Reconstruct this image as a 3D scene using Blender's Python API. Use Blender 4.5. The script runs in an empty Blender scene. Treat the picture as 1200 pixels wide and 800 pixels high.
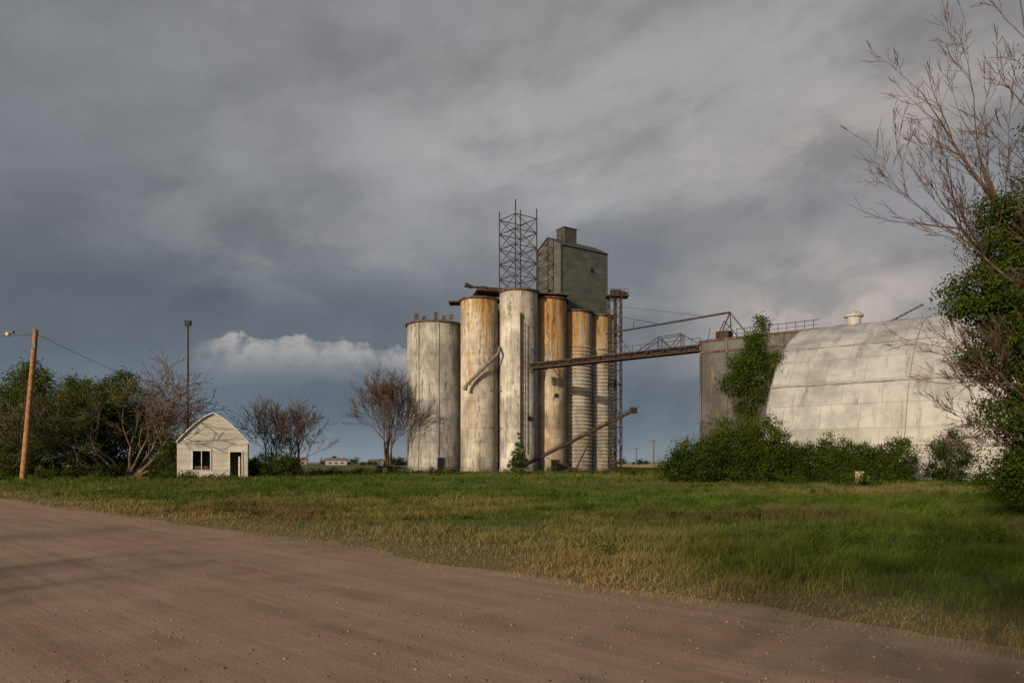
import bpy, math, random
import numpy as np
from mathutils import Vector, Matrix, Quaternion
rad = math.radians
scene = bpy.context.scene
scene.view_settings.view_transform = 'Standard'
scene.view_settings.look = 'None'
scene.view_settings.exposure = 0

# ------------------------------------------------------------ node helper
class NT:
    def __init__(s, tree):
        s.t = tree
    def n(s, typ, **kw):
        nd = s.t.nodes.new(typ)
        for k, v in kw.items():
            setattr(nd, k, v)
        return nd
    def put(s, sock, v):
        if v is None: return
        if isinstance(v, bpy.types.NodeSocket):
            s.t.links.new(v, sock)
        else:
            if isinstance(v, (tuple, list)) and len(v) == 3 and sock.type == 'RGBA':
                v = (*v, 1.0)
            sock.default_value = v
    def m(s, op, a, b=None, c=None, clamp=False):
        nd = s.n('ShaderNodeMath', operation=op, use_clamp=clamp)
        s.put(nd.inputs[0], a); s.put(nd.inputs[1], b); s.put(nd.inputs[2], c)
        return nd.outputs[0]
    def mix(s, f, a, b, blend='MIX'):
        nd = s.n('ShaderNodeMix', data_type='RGBA', blend_type=blend)
        s.put(nd.inputs[0], f); s.put(nd.inputs[6], a); s.put(nd.inputs[7], b)
        return nd.outputs[2]
    def noise(s, vec, scale, detail=4.0, rough=0.5, dist=0.0):
        nd = s.n('ShaderNodeTexNoise')
        s.put(nd.inputs['Vector'], vec)
        nd.inputs['Scale'].default_value = scale
        nd.inputs['Detail'].default_value = detail
        nd.inputs['Roughness'].default_value = rough
        nd.inputs['Distortion'].default_value = dist
        return nd.outputs[0]
    def ss(s, x, lo, hi, a=0.0, b=1.0, kind='SMOOTHSTEP'):
        nd = s.n('ShaderNodeMapRange', interpolation_type=kind)
        s.put(nd.inputs[0], x)
        nd.inputs[1].default_value = lo; nd.inputs[2].default_value = hi
        nd.inputs[3].default_value = a; nd.inputs[4].default_value = b
        return nd.outputs[0]
    def mapv(s, vec, scale=(1,1,1), loc=(0,0,0), rot=(0,0,0)):
        nd = s.n('ShaderNodeMapping')
        s.put(nd.inputs[0], vec)
        nd.inputs[1].default_value = loc; nd.inputs[2].default_value = rot; nd.inputs[3].default_value = scale
        return nd.outputs[0]
    def comb(s, x, y, z):
        nd = s.n('ShaderNodeCombineXYZ')
        s.put(nd.inputs[0], x); s.put(nd.inputs[1], y); s.put(nd.inputs[2], z)
        return nd.outputs[0]
    def sep(s, v):
        nd = s.n('ShaderNodeSeparateXYZ'); s.put(nd.inputs[0], v)
        return nd.outputs[0], nd.outputs[1], nd.outputs[2]
    def gauss(s, x, y, cx, cy, sx, sy):
        a = s.m('DIVIDE', s.m('SUBTRACT', x, cx), sx)
        b = s.m('DIVIDE', s.m('SUBTRACT', y, cy), sy)
        r = s.m('ADD', s.m('MULTIPLY', a, a), s.m('MULTIPLY', b, b))
        return s.m('EXPONENT', s.m('MULTIPLY', r, -1.0))

def new_mat(name):
    mt = bpy.data.materials.new(name); mt.use_nodes = True
    t = mt.node_tree
    bs = t.nodes['Principled BSDF']
    bs.inputs['Specular IOR Level'].default_value = 0.25
    return mt, NT(t), bs

def bump(N, bs, h, strength=0.4, dist=0.05):
    b = N.n('ShaderNodeBump'); b.inputs['Strength'].default_value = strength
    b.inputs['Distance'].default_value = dist
    N.put(b.inputs['Height'], h); N.put(bs.inputs['Normal'], b.outputs[0])

def objco(N): return N.n('ShaderNodeTexCoord').outputs['Object']

def mat_simple(name, col, rough=0.8, var=0.3, scale=2.0, metal=0.0):
    mt, N, bs = new_mat(name)
    co = objco(N)
    n = N.noise(co, scale, 5, 0.6)
    dark = tuple(c*(1-var) for c in col); lite = tuple(min(1, c*(1+var)) for c in col)
    N.put(bs.inputs['Base Color'], N.mix(N.ss(n, .3, .7), dark, lite))
    bs.inputs['Roughness'].default_value = rough
    bs.inputs['Metallic'].default_value = metal
    return mt

def mat_concrete(name, base, rust, seed, top=29.0, seam=True, off=.088, dklo=.262):
    mt, N, bs = new_mat(name)
    co = N.mapv(objco(N), loc=(seed*7.3, seed*3.1, 0))
    streak = N.noise(N.mapv(co, scale=(1, 1, .09)), 1.1, 8, .62)
    fine = N.noise(N.mapv(co, scale=(1, 1, .2)), 4.5, 6, .65)
    blot = N.noise(N.mapv(co, scale=(1, 1, .55)), .45, 6, .6, .4)
    grit = N.noise(co, 9, 6, .7)
    x, y, z = N.sep(objco(N))
    h = N.m('DIVIDE', z, top)
    col = N.mix(N.ss(blot, .36, .62), tuple(c*.55 for c in base), base)
    col = N.mix(N.ss(grit, .45, .75, 0, .5), col, tuple(min(1, c*1.25) for c in base))
    fr = N.m('FRACT', N.m('ADD', N.m('DIVIDE', z, 2.4), N.m('MULTIPLY', blot, .12)))
    if seam:
        col = N.mix(N.m('MULTIPLY', N.m('LESS_THAN', fr, .035), .38), col, (.16, .14, .12))
        bl = N.n('ShaderNodeTexBrick'); bl.offset = .37
        N.put(bl.inputs['Vector'], N.comb(N.m('ADD', N.m('MULTIPLY', N.m('ARCTAN2', y, x), 3.1), seed), z, 0))
        bl.inputs['Scale'].default_value = .6
        bl.inputs['Color1'].default_value = (.30, .30, .30, 1); bl.inputs['Color2'].default_value = (1, 1, 1, 1)
        bl.inputs['Mortar'].default_value = (.5, .5, .5, 1)
        bl.inputs['Mortar Size'].default_value = .006; bl.inputs['Brick Width'].default_value = .8
        bl.inputs['Row Height'].default_value = 1.4
        col = N.mix(.45, col, bl.outputs[0], 'MULTIPLY')
    rm = N.m('ADD', N.m('MULTIPLY', streak, .75), N.m('MULTIPLY', fine, .35))
    rm = N.m('ADD', rm, N.m('MULTIPLY', N.ss(h, .4, 1.0), .08 + rust*.16))
    rm = N.m('ADD', rm, rust*.17 - off)
    col = N.mix(N.ss(rm, .57, .72), col, (.34, .20, .075))
    col = N.mix(N.ss(rm, .69, .82, 0, .85), col, (.12, .06, .028))
    dk = N.m('MULTIPLY', fine, N.noise(N.mapv(co, scale=(1, 1, .05), loc=(9, 4, 1)), 1.9, 5, .6))
    col = N.mix(N.ss(dk, dklo, dklo+.12, 0, .82), col, (.075, .065, .055))
    col = N.mix(N.ss(h, 0, .05, .6, 0), col, (.10, .085, .06))
    N.put(bs.inputs['Base Color'], col)
    bs.inputs['Roughness'].default_value = .8
    bump(N, bs, N.m('ADD', grit, N.m('MULTIPLY', fine, .6)), .35, .06)
    return mt

def mat_tin(name, base, dark, bx=3.0, bz=.9, rust=0.2, boff=.4):
    mt, N, bs = new_mat(name)
    co = objco(N); x, y, z = N.sep(co)
    bl = N.n('ShaderNodeTexBrick'); bl.offset = boff
    N.put(bl.inputs['Vector'], N.comb(N.m('ADD', x, y), z, 0))
    bl.inputs['Scale'].default_value = 1.0
    bl.inputs['Color1'].default_value = (*[c*.66 for c in base], 1); bl.inputs['Color2'].default_value = (*base, 1)
    bl.inputs['Mortar'].default_value = (*dark, 1)
    bl.inputs['Mortar Size'].default_value = .025; bl.inputs['Brick Width'].default_value = bx
    bl.inputs['Row Height'].default_value = bz
    n = N.noise(co, .5, 7, .65); s = N.noise(N.mapv(co, scale=(1, 1, .12)), 1.6, 7, .65)
    col = N.mix(N.ss(n, .35, .65, 0, .45), bl.outputs[0], dark)
    col = N.mix(N.ss(s, .66 - rust*.3, .85 - rust*.3, 0, .8), col, (.16, .085, .04))
    N.put(bs.inputs['Base Color'], col); bs.inputs['Roughness'].default_value = .6
    bump(N, bs, N.m('ADD', n, bl.outputs[1]), .3, .03)
    return mt

def thin_shader(mt, N, bs, col, trans):
    """diffuse + translucent for leaves and blades"""
    df = N.n('ShaderNodeBsdfDiffuse'); N.put(df.inputs[0], col)
    tr = N.n('ShaderNodeBsdfTranslucent'); N.put(tr.inputs[0], col)
    mx = N.n('ShaderNodeMixShader'); mx.inputs[0].default_value = trans
    out = mt.node_tree.nodes['Material Output']
    mt.node_tree.links.new(df.outputs[0], mx.inputs[1]); mt.node_tree.links.new(tr.outputs[0], mx.inputs[2])
    mt.node_tree.links.new(mx.outputs[0], out.inputs[0])
    mt.node_tree.nodes.remove(bs)

def mat_leaf(name, c1, c2, trans=.3):
    mt, N, bs = new_mat(name)
    at = N.n('ShaderNodeAttribute', attribute_name='Col')
    r, g, b = N.sep(at.outputs['Vector'])
    col = N.mix(r, c1, c2)
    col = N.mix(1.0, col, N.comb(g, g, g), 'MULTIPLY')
    thin_shader(mt, N, bs, col, trans)
    return mt

def mat_attrcol(name, trans=.25):
    mt, N, bs = new_mat(name)
    at = N.n('ShaderNodeAttribute', attribute_name='Col')
    thin_shader(mt, N, bs, at.outputs['Color'], trans)
    return mt

# ------------------------------------------------------------ mesh helpers
def link(o, parent=None):
    scene.collection.objects.link(o)
    if parent is not None: o.parent = parent
    return o

def empty(name, loc=(0, 0, 0), rz=0.0):
    e = bpy.data.objects.new(name, None); e.location = loc; e.rotation_euler = (0, 0, rz)
    e.empty_display_size = .5
    return link(e)

class MB:
    def __init__(s): s.v = []; s.f = []; s.mi = []
    def add(s, vs, fs, m=0):
        o = len(s.v); s.v += [tuple(v) for v in vs]
        for f in fs: s.f.append(tuple(i+o for i in f)); s.mi.append(m)
    def box(s, c, d, rz=0, m=0, rot=None):
        R = rot if rot is not None else Matrix.Rotation(rz, 3, 'Z')
        c = Vector(c); vs = []
        for k in (-1, 1):
            for j in (-1, 1):
                for i in (-1, 1):
                    vs.append(c + R @ Vector((i*d[0]/2, j*d[1]/2, k*d[2]/2)))
        s.add(vs, [(0, 2, 3, 1), (4, 5, 7, 6), (0, 1, 5, 4), (2, 6, 7, 3), (0, 4, 6, 2), (1, 3, 7, 5)], m)
    def beam(s, p, q, w=.15, h=None, m=0):
        p, q = Vector(p), Vector(q); d = q-p; L = d.length
        R = d.to_track_quat('Z', 'Y').to_matrix()
        s.box((p+q)/2, (w, h or w, L), m=m, rot=R)
    def tube(s, p, q, r0, r1=None, n=10, m=0, caps=True):
        r1 = r0 if r1 is None else r1
        p, q = Vector(p), Vector(q); R = (q-p).to_track_quat('Z', 'Y').to_matrix()
        vs = [p + R @ Vector((r0*math.cos(2*math.pi*i/n), r0*math.sin(2*math.pi*i/n), 0)) for i in range(n)]
        vs += [q + R @ Vector((r1*math.cos(2*math.pi*i/n), r1*math.sin(2*math.pi*i/n), 0)) for i in range(n)]
        fs = [(i, (i+1) % n, n+(i+1) % n, n+i) for i in range(n)]
        if caps: fs += [tuple(range(n-1, -1, -1)), tuple(range(n, 2*n))]
        s.add(vs, fs, m)
    def lathe(s, c, prof, n=48, m=0, cap=True, wob=0.0):
        vs = []; fs = []
        for r, z in prof:
            for i in range(n):
                a = 2*math.pi*i/n
                rr = r*(1+wob*math.sin(3*a+z*.3)*.5)
                vs.append((c[0]+rr*math.cos(a), c[1]+rr*math.sin(a), c[2]+z))
        for k in range(len(prof)-1):
            for i in range(n):
                fs.append((k*n+i, k*n+(i+1) % n, (k+1)*n+(i+1) % n, (k+1)*n+i))
        if cap: fs.append(tuple((len(prof)-1)*n+i for i in range(n)))
        s.add(vs, fs, m)
    def build(s, name, mats, parent=None, smooth=False, loc=(0, 0, 0), rz=0):
        me = bpy.data.meshes.new(name); me.from_pydata(s.v, [], s.f)
        for mt in mats: me.materials.append(mt)
        me.polygons.foreach_set('material_index', s.mi)
        if smooth:
            me.polygons.foreach_set('use_smooth', [True]*len(s.f))
            try: me.set_sharp_from_angle(angle=rad(40))
            except Exception: pass
        me.update()
        o = bpy.data.objects.new(name, me); o.location = loc; o.rotation_euler = (0, 0, rz)
        return link(o, parent)

def big_mesh(name, verts, loops, starts, mats, col=None, midx=None, parent=None, smooth=False):
    me = bpy.data.meshes.new(name)
    verts = np.asarray(verts, dtype=np.float32).reshape(-1, 3)
    me.vertices.add(len(verts)); me.vertices.foreach_set('co', verts.ravel())
    me.loops.add(len(loops)); me.loops.foreach_set('vertex_index', np.asarray(loops, dtype=np.int32))
    me.polygons.add(len(starts)); me.polygons.foreach_set('loop_start', np.asarray(starts, dtype=np.int32))
    for mt in mats: me.materials.append(mt)
    if midx is not None: me.polygons.foreach_set('material_index', np.asarray(midx, dtype=np.int32))
    if smooth: me.polygons.foreach_set('use_smooth', np.ones(len(starts), dtype=bool))
    me.update(calc_edges=True)
    if col is not None:
        ca = me.color_attributes.new('Col', 'FLOAT_COLOR', 'POINT')
        c4 = np.ones((len(verts), 4), dtype=np.float32); c4[:, :3] = col
        ca.data.foreach_set('color', c4.ravel())
    o = bpy.data.objects.new(name, me)
    return link(o, parent)

def vnoise(x, y, scale, seed):
    g = np.random.default_rng(seed).random((128, 128))
    x = np.asarray(x)*scale+500.3; y = np.asarray(y)*scale+500.7
    xi = np.floor(x).astype(int); yi = np.floor(y).astype(int); fx = x-xi; fy = y-yi
    fx = fx*fx*(3-2*fx); fy = fy*fy*(3-2*fy)
    a = g[xi % 128, yi % 128]; b = g[(xi+1) % 128, yi % 128]; c = g[xi % 128, (yi+1) % 128]; d = g[(xi+1) % 128, (yi+1) % 128]
    return (a*(1-fx)+b*fx)*(1-fy)+(c*(1-fx)+d*fx)*fy
def fbm(x, y, scale, seed, o=4):
    r = 0; t = 0; a = 1
    for k in range(o):
        r = r+a*vnoise(x, y, scale*2**k, seed+k); t += a; a *= .55
    return r/t
def sstep(a, lo, hi):
    t = np.clip((a-lo)/(hi-lo), 0, 1); return t*t*(3-2*t)

# ------------------------------------------------------------ vegetation
def tube_arrays(P0, P1, R0, R1, n):
    d = P1-P0; d /= (np.linalg.norm(d, axis=1, keepdims=True)+1e-9)
    up = np.where(np.abs(d[:, 2:3]) > .9, np.array([[1., 0, 0]]), np.array([[0., 0, 1.]]))
    a = np.cross(d, up); a /= np.linalg.norm(a, axis=1, keepdims=True); b = np.cross(d, a)
    ang = np.arange(n)*2*np.pi/n
    ring = a[:, None, :]*np.cos(ang)[None, :, None]+b[:, None, :]*np.sin(ang)[None, :, None]
    v = np.stack([P0[:, None, :]+ring*R0[:, None, None], P1[:, None, :]+ring*R1[:, None, None]], 1)
    S = len(P0); base = (np.arange(S)*2*n)[:, None, None]
    i = np.arange(n); j = (i+1) % n
    q = np.stack([i, i+n, j+n, j], 1)[None]
    return v.reshape(-1, 3), (base+q).reshape(-1)

class Tree:
    def __init__(s, seed):
        s.r = random.Random(seed); s.seg = []; s.nodes = []
    def grow(s, p, d, L, r, depth, P):
        R = s.r; k = max(3, int(P.get('k', 5))) if depth > 0 else 3
        p = Vector(p); d = Vector(d).normalized(); step = L/k; r0 = r
        pts = []
        for i in range(k):
            w = P['wander']
            d = (d+Vector((R.uniform(-w, w), R.uniform(-w, w), R.uniform(-w, w)+P['up']))).normalized()
            q = p+d*step; r1 = max(r*(1-(i+1)/k*P.get('taper', .65)), P['rmin'])
            s.seg.append((p.copy(), q.copy(), r0, r1)); pts.append((q.copy(), d.copy(), r1)); p, r0 = q, r1
            if depth <= P.get('leafdepth', 1): s.nodes.append((q.copy(), depth))
        if depth <= 0: return
        nc = P['n']
        for c in range(nc):
            i = min(k-1, int(R.uniform(P.get('t0', .25), 1.0)*k)) if c else k-1
            q, dd, rr = pts[i]
            ang = R.uniform(*P['ang'])*(0.5 if c == 0 else 1)
            ax = dd.cross(Vector((R.uniform(-1, 1), R.uniform(-1, 1), R.uniform(-1, 1)))).normalized()
            nd = Quaternion(ax, ang) @ dd
            s.grow(q, nd, L*R.uniform(*P['len']), rr*R.uniform(.55, .8), depth-1, P)
    def arrays(s):
        P0 = np.array([tuple(a[0]) for a in s.seg]); P1 = np.array([tuple(a[1]) for a in s.seg])
        return P0, P1, np.array([a[2] for a in s.seg]), np.array([a[3] for a in s.seg])

def leaf_arrays(C, size, rng, clump, shade):
    n = len(C)
    a = rng.normal(size=(n, 3)); a /= np.linalg.norm(a, axis=1, keepdims=True)
    t = rng.normal(size=(n, 3)); b = np.cross(a, t); b /= np.linalg.norm(b, axis=1, keepdims=True)
    s = size*rng.uniform(.6, 1.3, n)
    a = a*s[:, None]; b = b*(s*.45)[:, None]
    v = np.stack([C-a*.5, C+b*.5, C+a*.5, C-b*.5], 1).reshape(-1, 3)
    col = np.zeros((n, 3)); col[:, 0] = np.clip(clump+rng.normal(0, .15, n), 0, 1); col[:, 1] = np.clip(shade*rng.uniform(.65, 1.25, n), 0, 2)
    return v, np.repeat(col, 4, axis=0)

def plant(name, branches=None, leaves=None, mats=None, thick=.04):
    V = []; Lp = []; St = []; MI = []; C = []; off = 0; lo = 0
    if branches is not None:
        P0, P1, R0, R1 = branches
        for sel, n in ((R0 > thick, 8), (R0 <= thick, 3)):
            if sel.sum() == 0: continue
            v, l = tube_arrays(P0[sel], P1[sel], R0[sel], R1[sel], n)
            V.append(v); Lp.append(l+off); k = len(l)//4
            St.append(lo+np.arange(k)*4); MI.append(np.zeros(k, int)); C.append(np.ones((len(v), 3)))
            off += len(v); lo += len(l)
    if leaves is not None and len(leaves[0]):
        v, c = leaves
        k = len(v)//4
        V.append(v); Lp.append(np.arange(len(v))+off); St.append(lo+np.arange(k)*4); MI.append(np.ones(k, int)); C.append(c)
    return big_mesh(name, np.concatenate(V), np.concatenate(Lp), np.concatenate(St), mats, np.concatenate(C), np.concatenate(MI))

def leaves_on(nodes, per, spread, size, seed, keep=None):
    rng = np.random.default_rng(seed)
    N = np.array([tuple(q) for q, _ in nodes])
    if keep is not None: N = N[keep(N, rng)]
    if len(N) == 0: return (np.zeros((0, 3)), np.zeros((0, 3)))
    C = np.repeat(N, per, axis=0); cl = np.repeat(rng.uniform(0, 1, len(N)), per)
    C = C+rng.normal(0, spread, C.shape)
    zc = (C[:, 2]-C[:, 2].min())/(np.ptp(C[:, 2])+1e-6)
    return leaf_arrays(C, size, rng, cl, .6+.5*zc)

def blob_leaves(blobs, nleaf, size, rng, cl_r, group=70):
    vol = np.array([b[3]*b[4]*b[5] for b in blobs])**.75; vol /= vol.sum()
    clumps = []
    tot = max(20, nleaf//group)
    for b, w in zip(blobs, vol):
        k = max(4, int(tot*w))
        d = rng.normal(size=(k, 3)); d /= np.linalg.norm(d, axis=1, keepdims=True)
        rr = rng.uniform(.25, 1.12, k)**.6
        clumps.append(np.array(b[:3])+d*rr[:, None]*np.array(b[3:6]))
    cl = np.concatenate(clumps); cl[:, 2] = np.abs(cl[:, 2])+.1
    per = max(1, nleaf//len(cl)); val = rng.uniform(0, 1, len(cl))
    C = np.repeat(cl, per, axis=0)+rng.normal(0, 1, (len(cl)*per, 3))*cl_r*np.repeat(rng.uniform(.5, 1.2, len(cl)), per)[:, None]*np.array([1, 1, .8])
    C[:, 2] = np.abs(C[:, 2])
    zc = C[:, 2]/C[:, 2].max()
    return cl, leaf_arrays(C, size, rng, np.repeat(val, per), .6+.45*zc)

def bush(name, blobs, nleaf, size, mats, seed, cl_r=.45, stems=True, base=None):
    rng = np.random.default_rng(seed)
    cl, lv = blob_leaves(blobs, nleaf, size, rng, cl_r)
    br = None
    if stems:
        ctr = np.array([b[:3] for b in blobs]) if base is None else np.array([base]*2, dtype=float)
        ctr[:, 2] = 0
        idx = rng.integers(0, len(cl), min(160, len(cl)))
        tgt = cl[idx]; near = ctr[np.argmin(np.linalg.norm(tgt[:, None, :2]-ctr[None, :, :2], axis=2), axis=1)]
        P0 = near+rng.normal(0, .25, near.shape)*[1, 1, 0]; mid = P0*.45+tgt*.55+rng.normal(0, .2, P0.shape); mid[:, :2] = P0[:, :2]*.7+tgt[:, :2]*.3
        R = np.full(len(P0), .035)
        br = (np.concatenate([P0, mid]), np.concatenate([mid, tgt]), np.concatenate([R, R*.7]), np.concatenate([R*.7, R*.3]))
    return plant(name, br, lv, mats, thick=.1)

M_bark = mat_simple('bark_grey', (.12, .095, .075), .9, .4, 6)
M_dead = mat_simple('dead_wood', (.125, .095, .075), .9, .4, 5)
M_deadbrown = mat_simple('twig_brown', (.085, .058, .045), .9, .35, 5)
M_leaf = mat_leaf('leaf_green', (.026, .052, .010), (.090, .135, .022))
M_leafd = mat_leaf('leaf_dark', (.018, .036, .009), (.062, .095, .017))

# ------------------------------------------------------------ WORLD / SUN
SUN_AZ = 215.0   # clockwise from +Y
SUN_EL = 14.5
sx, sy = math.sin(rad(SUN_AZ)), math.cos(rad(SUN_AZ))
world = bpy.data.worlds.new('World'); scene.world = world; world.use_nodes = True
W = NT(world.node_tree)
bg = world.node_tree.nodes['Background']
sky = W.n('ShaderNodeTexSky', sky_type='NISHITA'); sky.sun_disc = False
sky.sun_elevation = rad(SUN_EL); sky.sun_rotation = rad(SUN_AZ)
sky.dust_density = 2.0
skyc = W.mix(1.0, sky.outputs[0], (.095, .09, .085), 'MULTIPLY')
g = W.n('ShaderNodeTexCoord').outputs['Generated']
x, y, z = W.sep(g)
az = W.m('ARCTAN2', x, y); el = W.m('ARCSINE', z)
slant = W.m('SUBTRACT', el, W.m('MULTIPLY', az, .20))
cv = W.comb(az, W.m('MULTIPLY', slant, 2.1), 0.0)
n1 = W.noise(cv, 2.1, 4, .5, .15)
n2 = W.noise(W.mapv(cv, loc=(3.1, 1.7, 0.4)), 4.6, 8, .58, .15)
n3 = W.noise(W.comb(az, W.m('MULTIPLY', el, 1.7), 2.0), 9, 7, .58, .15)
ramp = W.n('ShaderNodeValToRGB'); cr = ramp.color_ramp
W.put(ramp.inputs[0], W.m('DIVIDE', el, .65, clamp=True))
stops = [(0.0, (.215, .250, .280)), (.08, (.138, .178, .215)), (.22, (.130, .160, .192)), (.38, (.172, .193, .219)),
         (.6, (.212, .224, .242)), (.85, (.222, .228, .240)), (1.0, (.206, .211, .224))]
cr.elements[0].position = 0; cr.elements[0].color = (*stops[0][1], 1)
cr.elements[1].position = 1; cr.elements[1].color = (*stops[-1][1], 1)
for p, c in stops[1:-1]:
    e = cr.elements.new(p); e.color = (*c, 1)
col = ramp.outputs[0]
def lum(v): return W.comb(v, v, v)
k = W.m('ADD', W.ss(n1, .3, .7, .88, 1.16), W.ss(n3, .3, .7, -.075, .075))
k = W.m('ADD', k, W.ss(n2, .35, .65, -.07, .07))
col = W.mix(1.0, col, lum(k), 'MULTIPLY')
veil = W.m('MULTIPLY', W.gauss(az, W.m('SUBTRACT', el, W.m('MULTIPLY', az, .12)), .22, .40, .48, .13), W.ss(n2, .32, .64, .55, 1.4))
col = W.mix(1.0, col, W.mix(veil, (0, 0, 0), (.140, .126, .115)), 'ADD')
edge = W.m('ADD', W.m('SUBTRACT', n2, .5), W.m('MULTIPLY', W.gauss(az, W.m('SUBTRACT', el, W.m('MULTIPLY', az, .14)), .20, .250, .34, .07), .46))
dm = W.ss(edge, .22, .40, 0, .55)
col = W.mix(dm, col, (.128, .147, .172))
dl = W.m('MULTIPLY', W.gauss(az, el, -.60, .42, .20, .30), W.ss(n1, .3, .7, 1.0, .6))
col = W.mix(W.m('MULTIPLY', dl, .42), col, (.100, .115, .138))
dl2 = W.m('MULTIPLY', W.gauss(az, el, -.38, .205, .26, .035), W.ss(n2, .35, .6, .35, 1.0))
col = W.mix(W.m('MULTIPLY', dl2, .70), col, (.072, .094, .124))
dl3 = W.gauss(az, el, -.30, .085, .22, .04)
col = W.mix(W.m('MULTIPLY', dl3, .45), col, (.088, .122, .160))
pt = W.m('MULTIPLY', W.gauss(az, el, -.25, .275, .20, .05), W.ss(n3, .46, .62))
col = W.mix(W.m('MULTIPLY', pt, .42), col, (.32, .305, .30))
gl = W.m('MULTIPLY', W.gauss(az, el, .42, .19, .19, .085), W.ss(n3, .3, .65, .5, 1.15))
col = W.mix(W.m('MULTIPLY', gl, .80, clamp=True), col, (.54, .475, .44))
gl2 = W.m('MULTIPLY', W.gauss(az, W.m('SUBTRACT', el, W.m('MULTIPLY', az, .1)), .44, .35, .24, .06), W.ss(n3, .38, .60, .25, 1.2))
col = W.mix(W.m('MULTIPLY', gl2, .62, clamp=True), col, (.45, .405, .385))
nc = W.noise(W.comb(az, W.m('MULTIPLY', el, 1.3), 5.0), 15, 6, .60, .2)
ctop = W.m('ADD', .166, W.m('MULTIPLY', W.m('SUBTRACT', nc, .5), .10))
ctop = W.m('SUBTRACT', ctop, W.m('MULTIPLY', W.m('ABSOLUTE', W.m('ADD', az, .27)), .06))
up = W.ss(W.m('SUBTRACT', ctop, el), 0.0, .008)
dn = W.ss(W.m('SUBTRACT', ctop, el), .018, .068, 1, 0)
azw = W.m('MULTIPLY', W.ss(az, -.44, -.36), W.ss(az, -.12, -.0, 1, 0))
cm = W.m('MULTIPLY', W.m('MULTIPLY', up, dn), azw)
col = W.mix(W.m('MULTIPLY', cm, W.ss(nc, .35, .65, .6, 1.0)), col, W.mix(W.ss(nc, .4, .62), (.20, .22, .25), (.40, .38, .372)))
back = W.ss(y, .15, -.45)
col = W.mix(back, col, skyc)
col = W.mix(W.ss(z, .0, -.05), col, (.05, .05, .035))
W.put(bg.inputs[0], col); bg.inputs[1].default_value = 1.0

sun = bpy.data.lights.new('sun', 'SUN'); sun.energy = 4.4; sun.angle = rad(.8); sun.color = (1.0, .775, .52)
so = bpy.data.objects.new('sun', sun); link(so)
ce = math.cos(rad(SUN_EL))
so.rotation_euler = Vector((-sx*ce, -sy*ce, -math.sin(rad(SUN_EL)))).to_track_quat('-Z', 'Y').to_euler()
so.location = (sx*60, sy*60, 30)

cam = bpy.data.cameras.new('camera'); co_ = bpy.data.objects.new('camera', cam); link(co_)
co_.location = (0, 0, 1.6); co_.rotation_euler = (rad(90), 0, 0)
cam.lens = 25.5; cam.sensor_width = 36; cam.shift_y = .1175; cam.clip_end = 8000; cam.clip_start = .05
scene.camera = co_

# ------------------------------------------------------------ GROUND
E0 = np.array([-23.4, 33.0]); ED = np.array([.723, -.690]); EN = np.array([.690, .723])
def edge_dist(X, Y): return (X-E0[0])*EN[0]+(Y-E0[1])*EN[1]
def edge_wob(t): return (fbm(t, t*0, .22, 5)-.5)*1.2+(fbm(t, t*0+9, 1.3, 8)-.5)*.5

mt, N, bs = new_mat('grassland'); M_ground = mt
co = N.n('ShaderNodeNewGeometry').outputs['Position']
a = N.noise(co, .12, 6, .6); b = N.noise(co, 1.1, 8, .65); c = N.noise(co, 14, 5, .7)
col = N.mix(N.ss(a, .44, .68), (.065, .092, .024), (.13, .12, .050))
col = N.mix(N.ss(b, .4, .7, 0, .7), col, (.045, .065, .018))
col = N.mix(N.ss(c, .45, .7, 0, .35), col, (.13, .10, .06))
gx, gy, gz = N.sep(co)
ed = N.m('ADD', N.m('ADD', N.m('MULTIPLY', gx, .690), N.m('MULTIPLY', gy, .723)), 23.4*.690-33.0*.723)
ed = N.m('ADD', ed, N.m('MULTIPLY', N.m('SUBTRACT', b, .5), 3.0))
col = N.mix(N.ss(ed, 2.6, .3, 0, .8), col, N.mix(N.ss(c, .4, .65), (.13, .10, .052), (.27, .205, .11)))
N.put(bs.inputs['Base Color'], col); bs.inputs['Roughness'].default_value = .95
bump(N, bs, c, .8, .06)
gb = MB(); S = 3500
gb.add([(-S, -S, 0), (S, -S, 0), (S, S, 0), (-S, S, 0)], [(0, 1, 2, 3)])
gb.build('ground', [M_ground])

# road
mt, N, bs = new_mat('dirt_road'); M_road = mt
co = N.n('ShaderNodeNewGeometry').outputs['Position']
rc = N.mapv(co, rot=(0, 0, rad(43.66)))
al = N.mapv(rc, scale=(.12, 1, 1))
tr1 = N.noise(al, .9, 6, .6, .3); tr2 = N.noise(N.mapv(rc, scale=(.06, 1, 1)), 3.2, 5, .6)
b = N.noise(co, 1.2, 8, .65); c = N.noise(co, 26, 6, .75); d = N.noise(co, 90, 3, .7)
col = N.mix(N.ss(tr1, .35, .65), (.235, .158, .110), (.34, .24, .175))
col = N.mix(N.ss(tr2, .42, .68, 0, .45), col, (.195, .132, .094))
col = N.mix(N.ss(b, .4, .7, 0, .5), col, (.37, .27, .20))
col = N.mix(N.ss(c, .48, .72, 0, .55), col, (.15, .10, .075))
col = N.mix(N.ss(d, .58, .72, 0, .5), col, (.39, .30, .235))
N.put(bs.inputs['Base Color'], col); bs.inputs['Roughness'].default_value = .95
bump(N, bs, N.m('ADD', N.m('ADD', N.m('MULTIPLY', c, .5), N.m('MULTIPLY', d, .25)), N.m('MULTIPLY', tr2, .8)), .75, .03)
ts = np.arange(-160, 120, .12); rb = MB(); vs = []; fs = []
wob = edge_wob(ts)
for i, t in enumerate(ts):
    e = E0+ED*t+EN*wob[i]; f = E0+ED*t-EN*15.5
    vs += [(e[0], e[1], .004), (f[0], f[1], .004)]
    if i: fs.append((2*i-2, 2*i-1, 2*i+1, 2*i))
rb.add(vs, fs); rb.build('dirt_road', [M_road])

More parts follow.
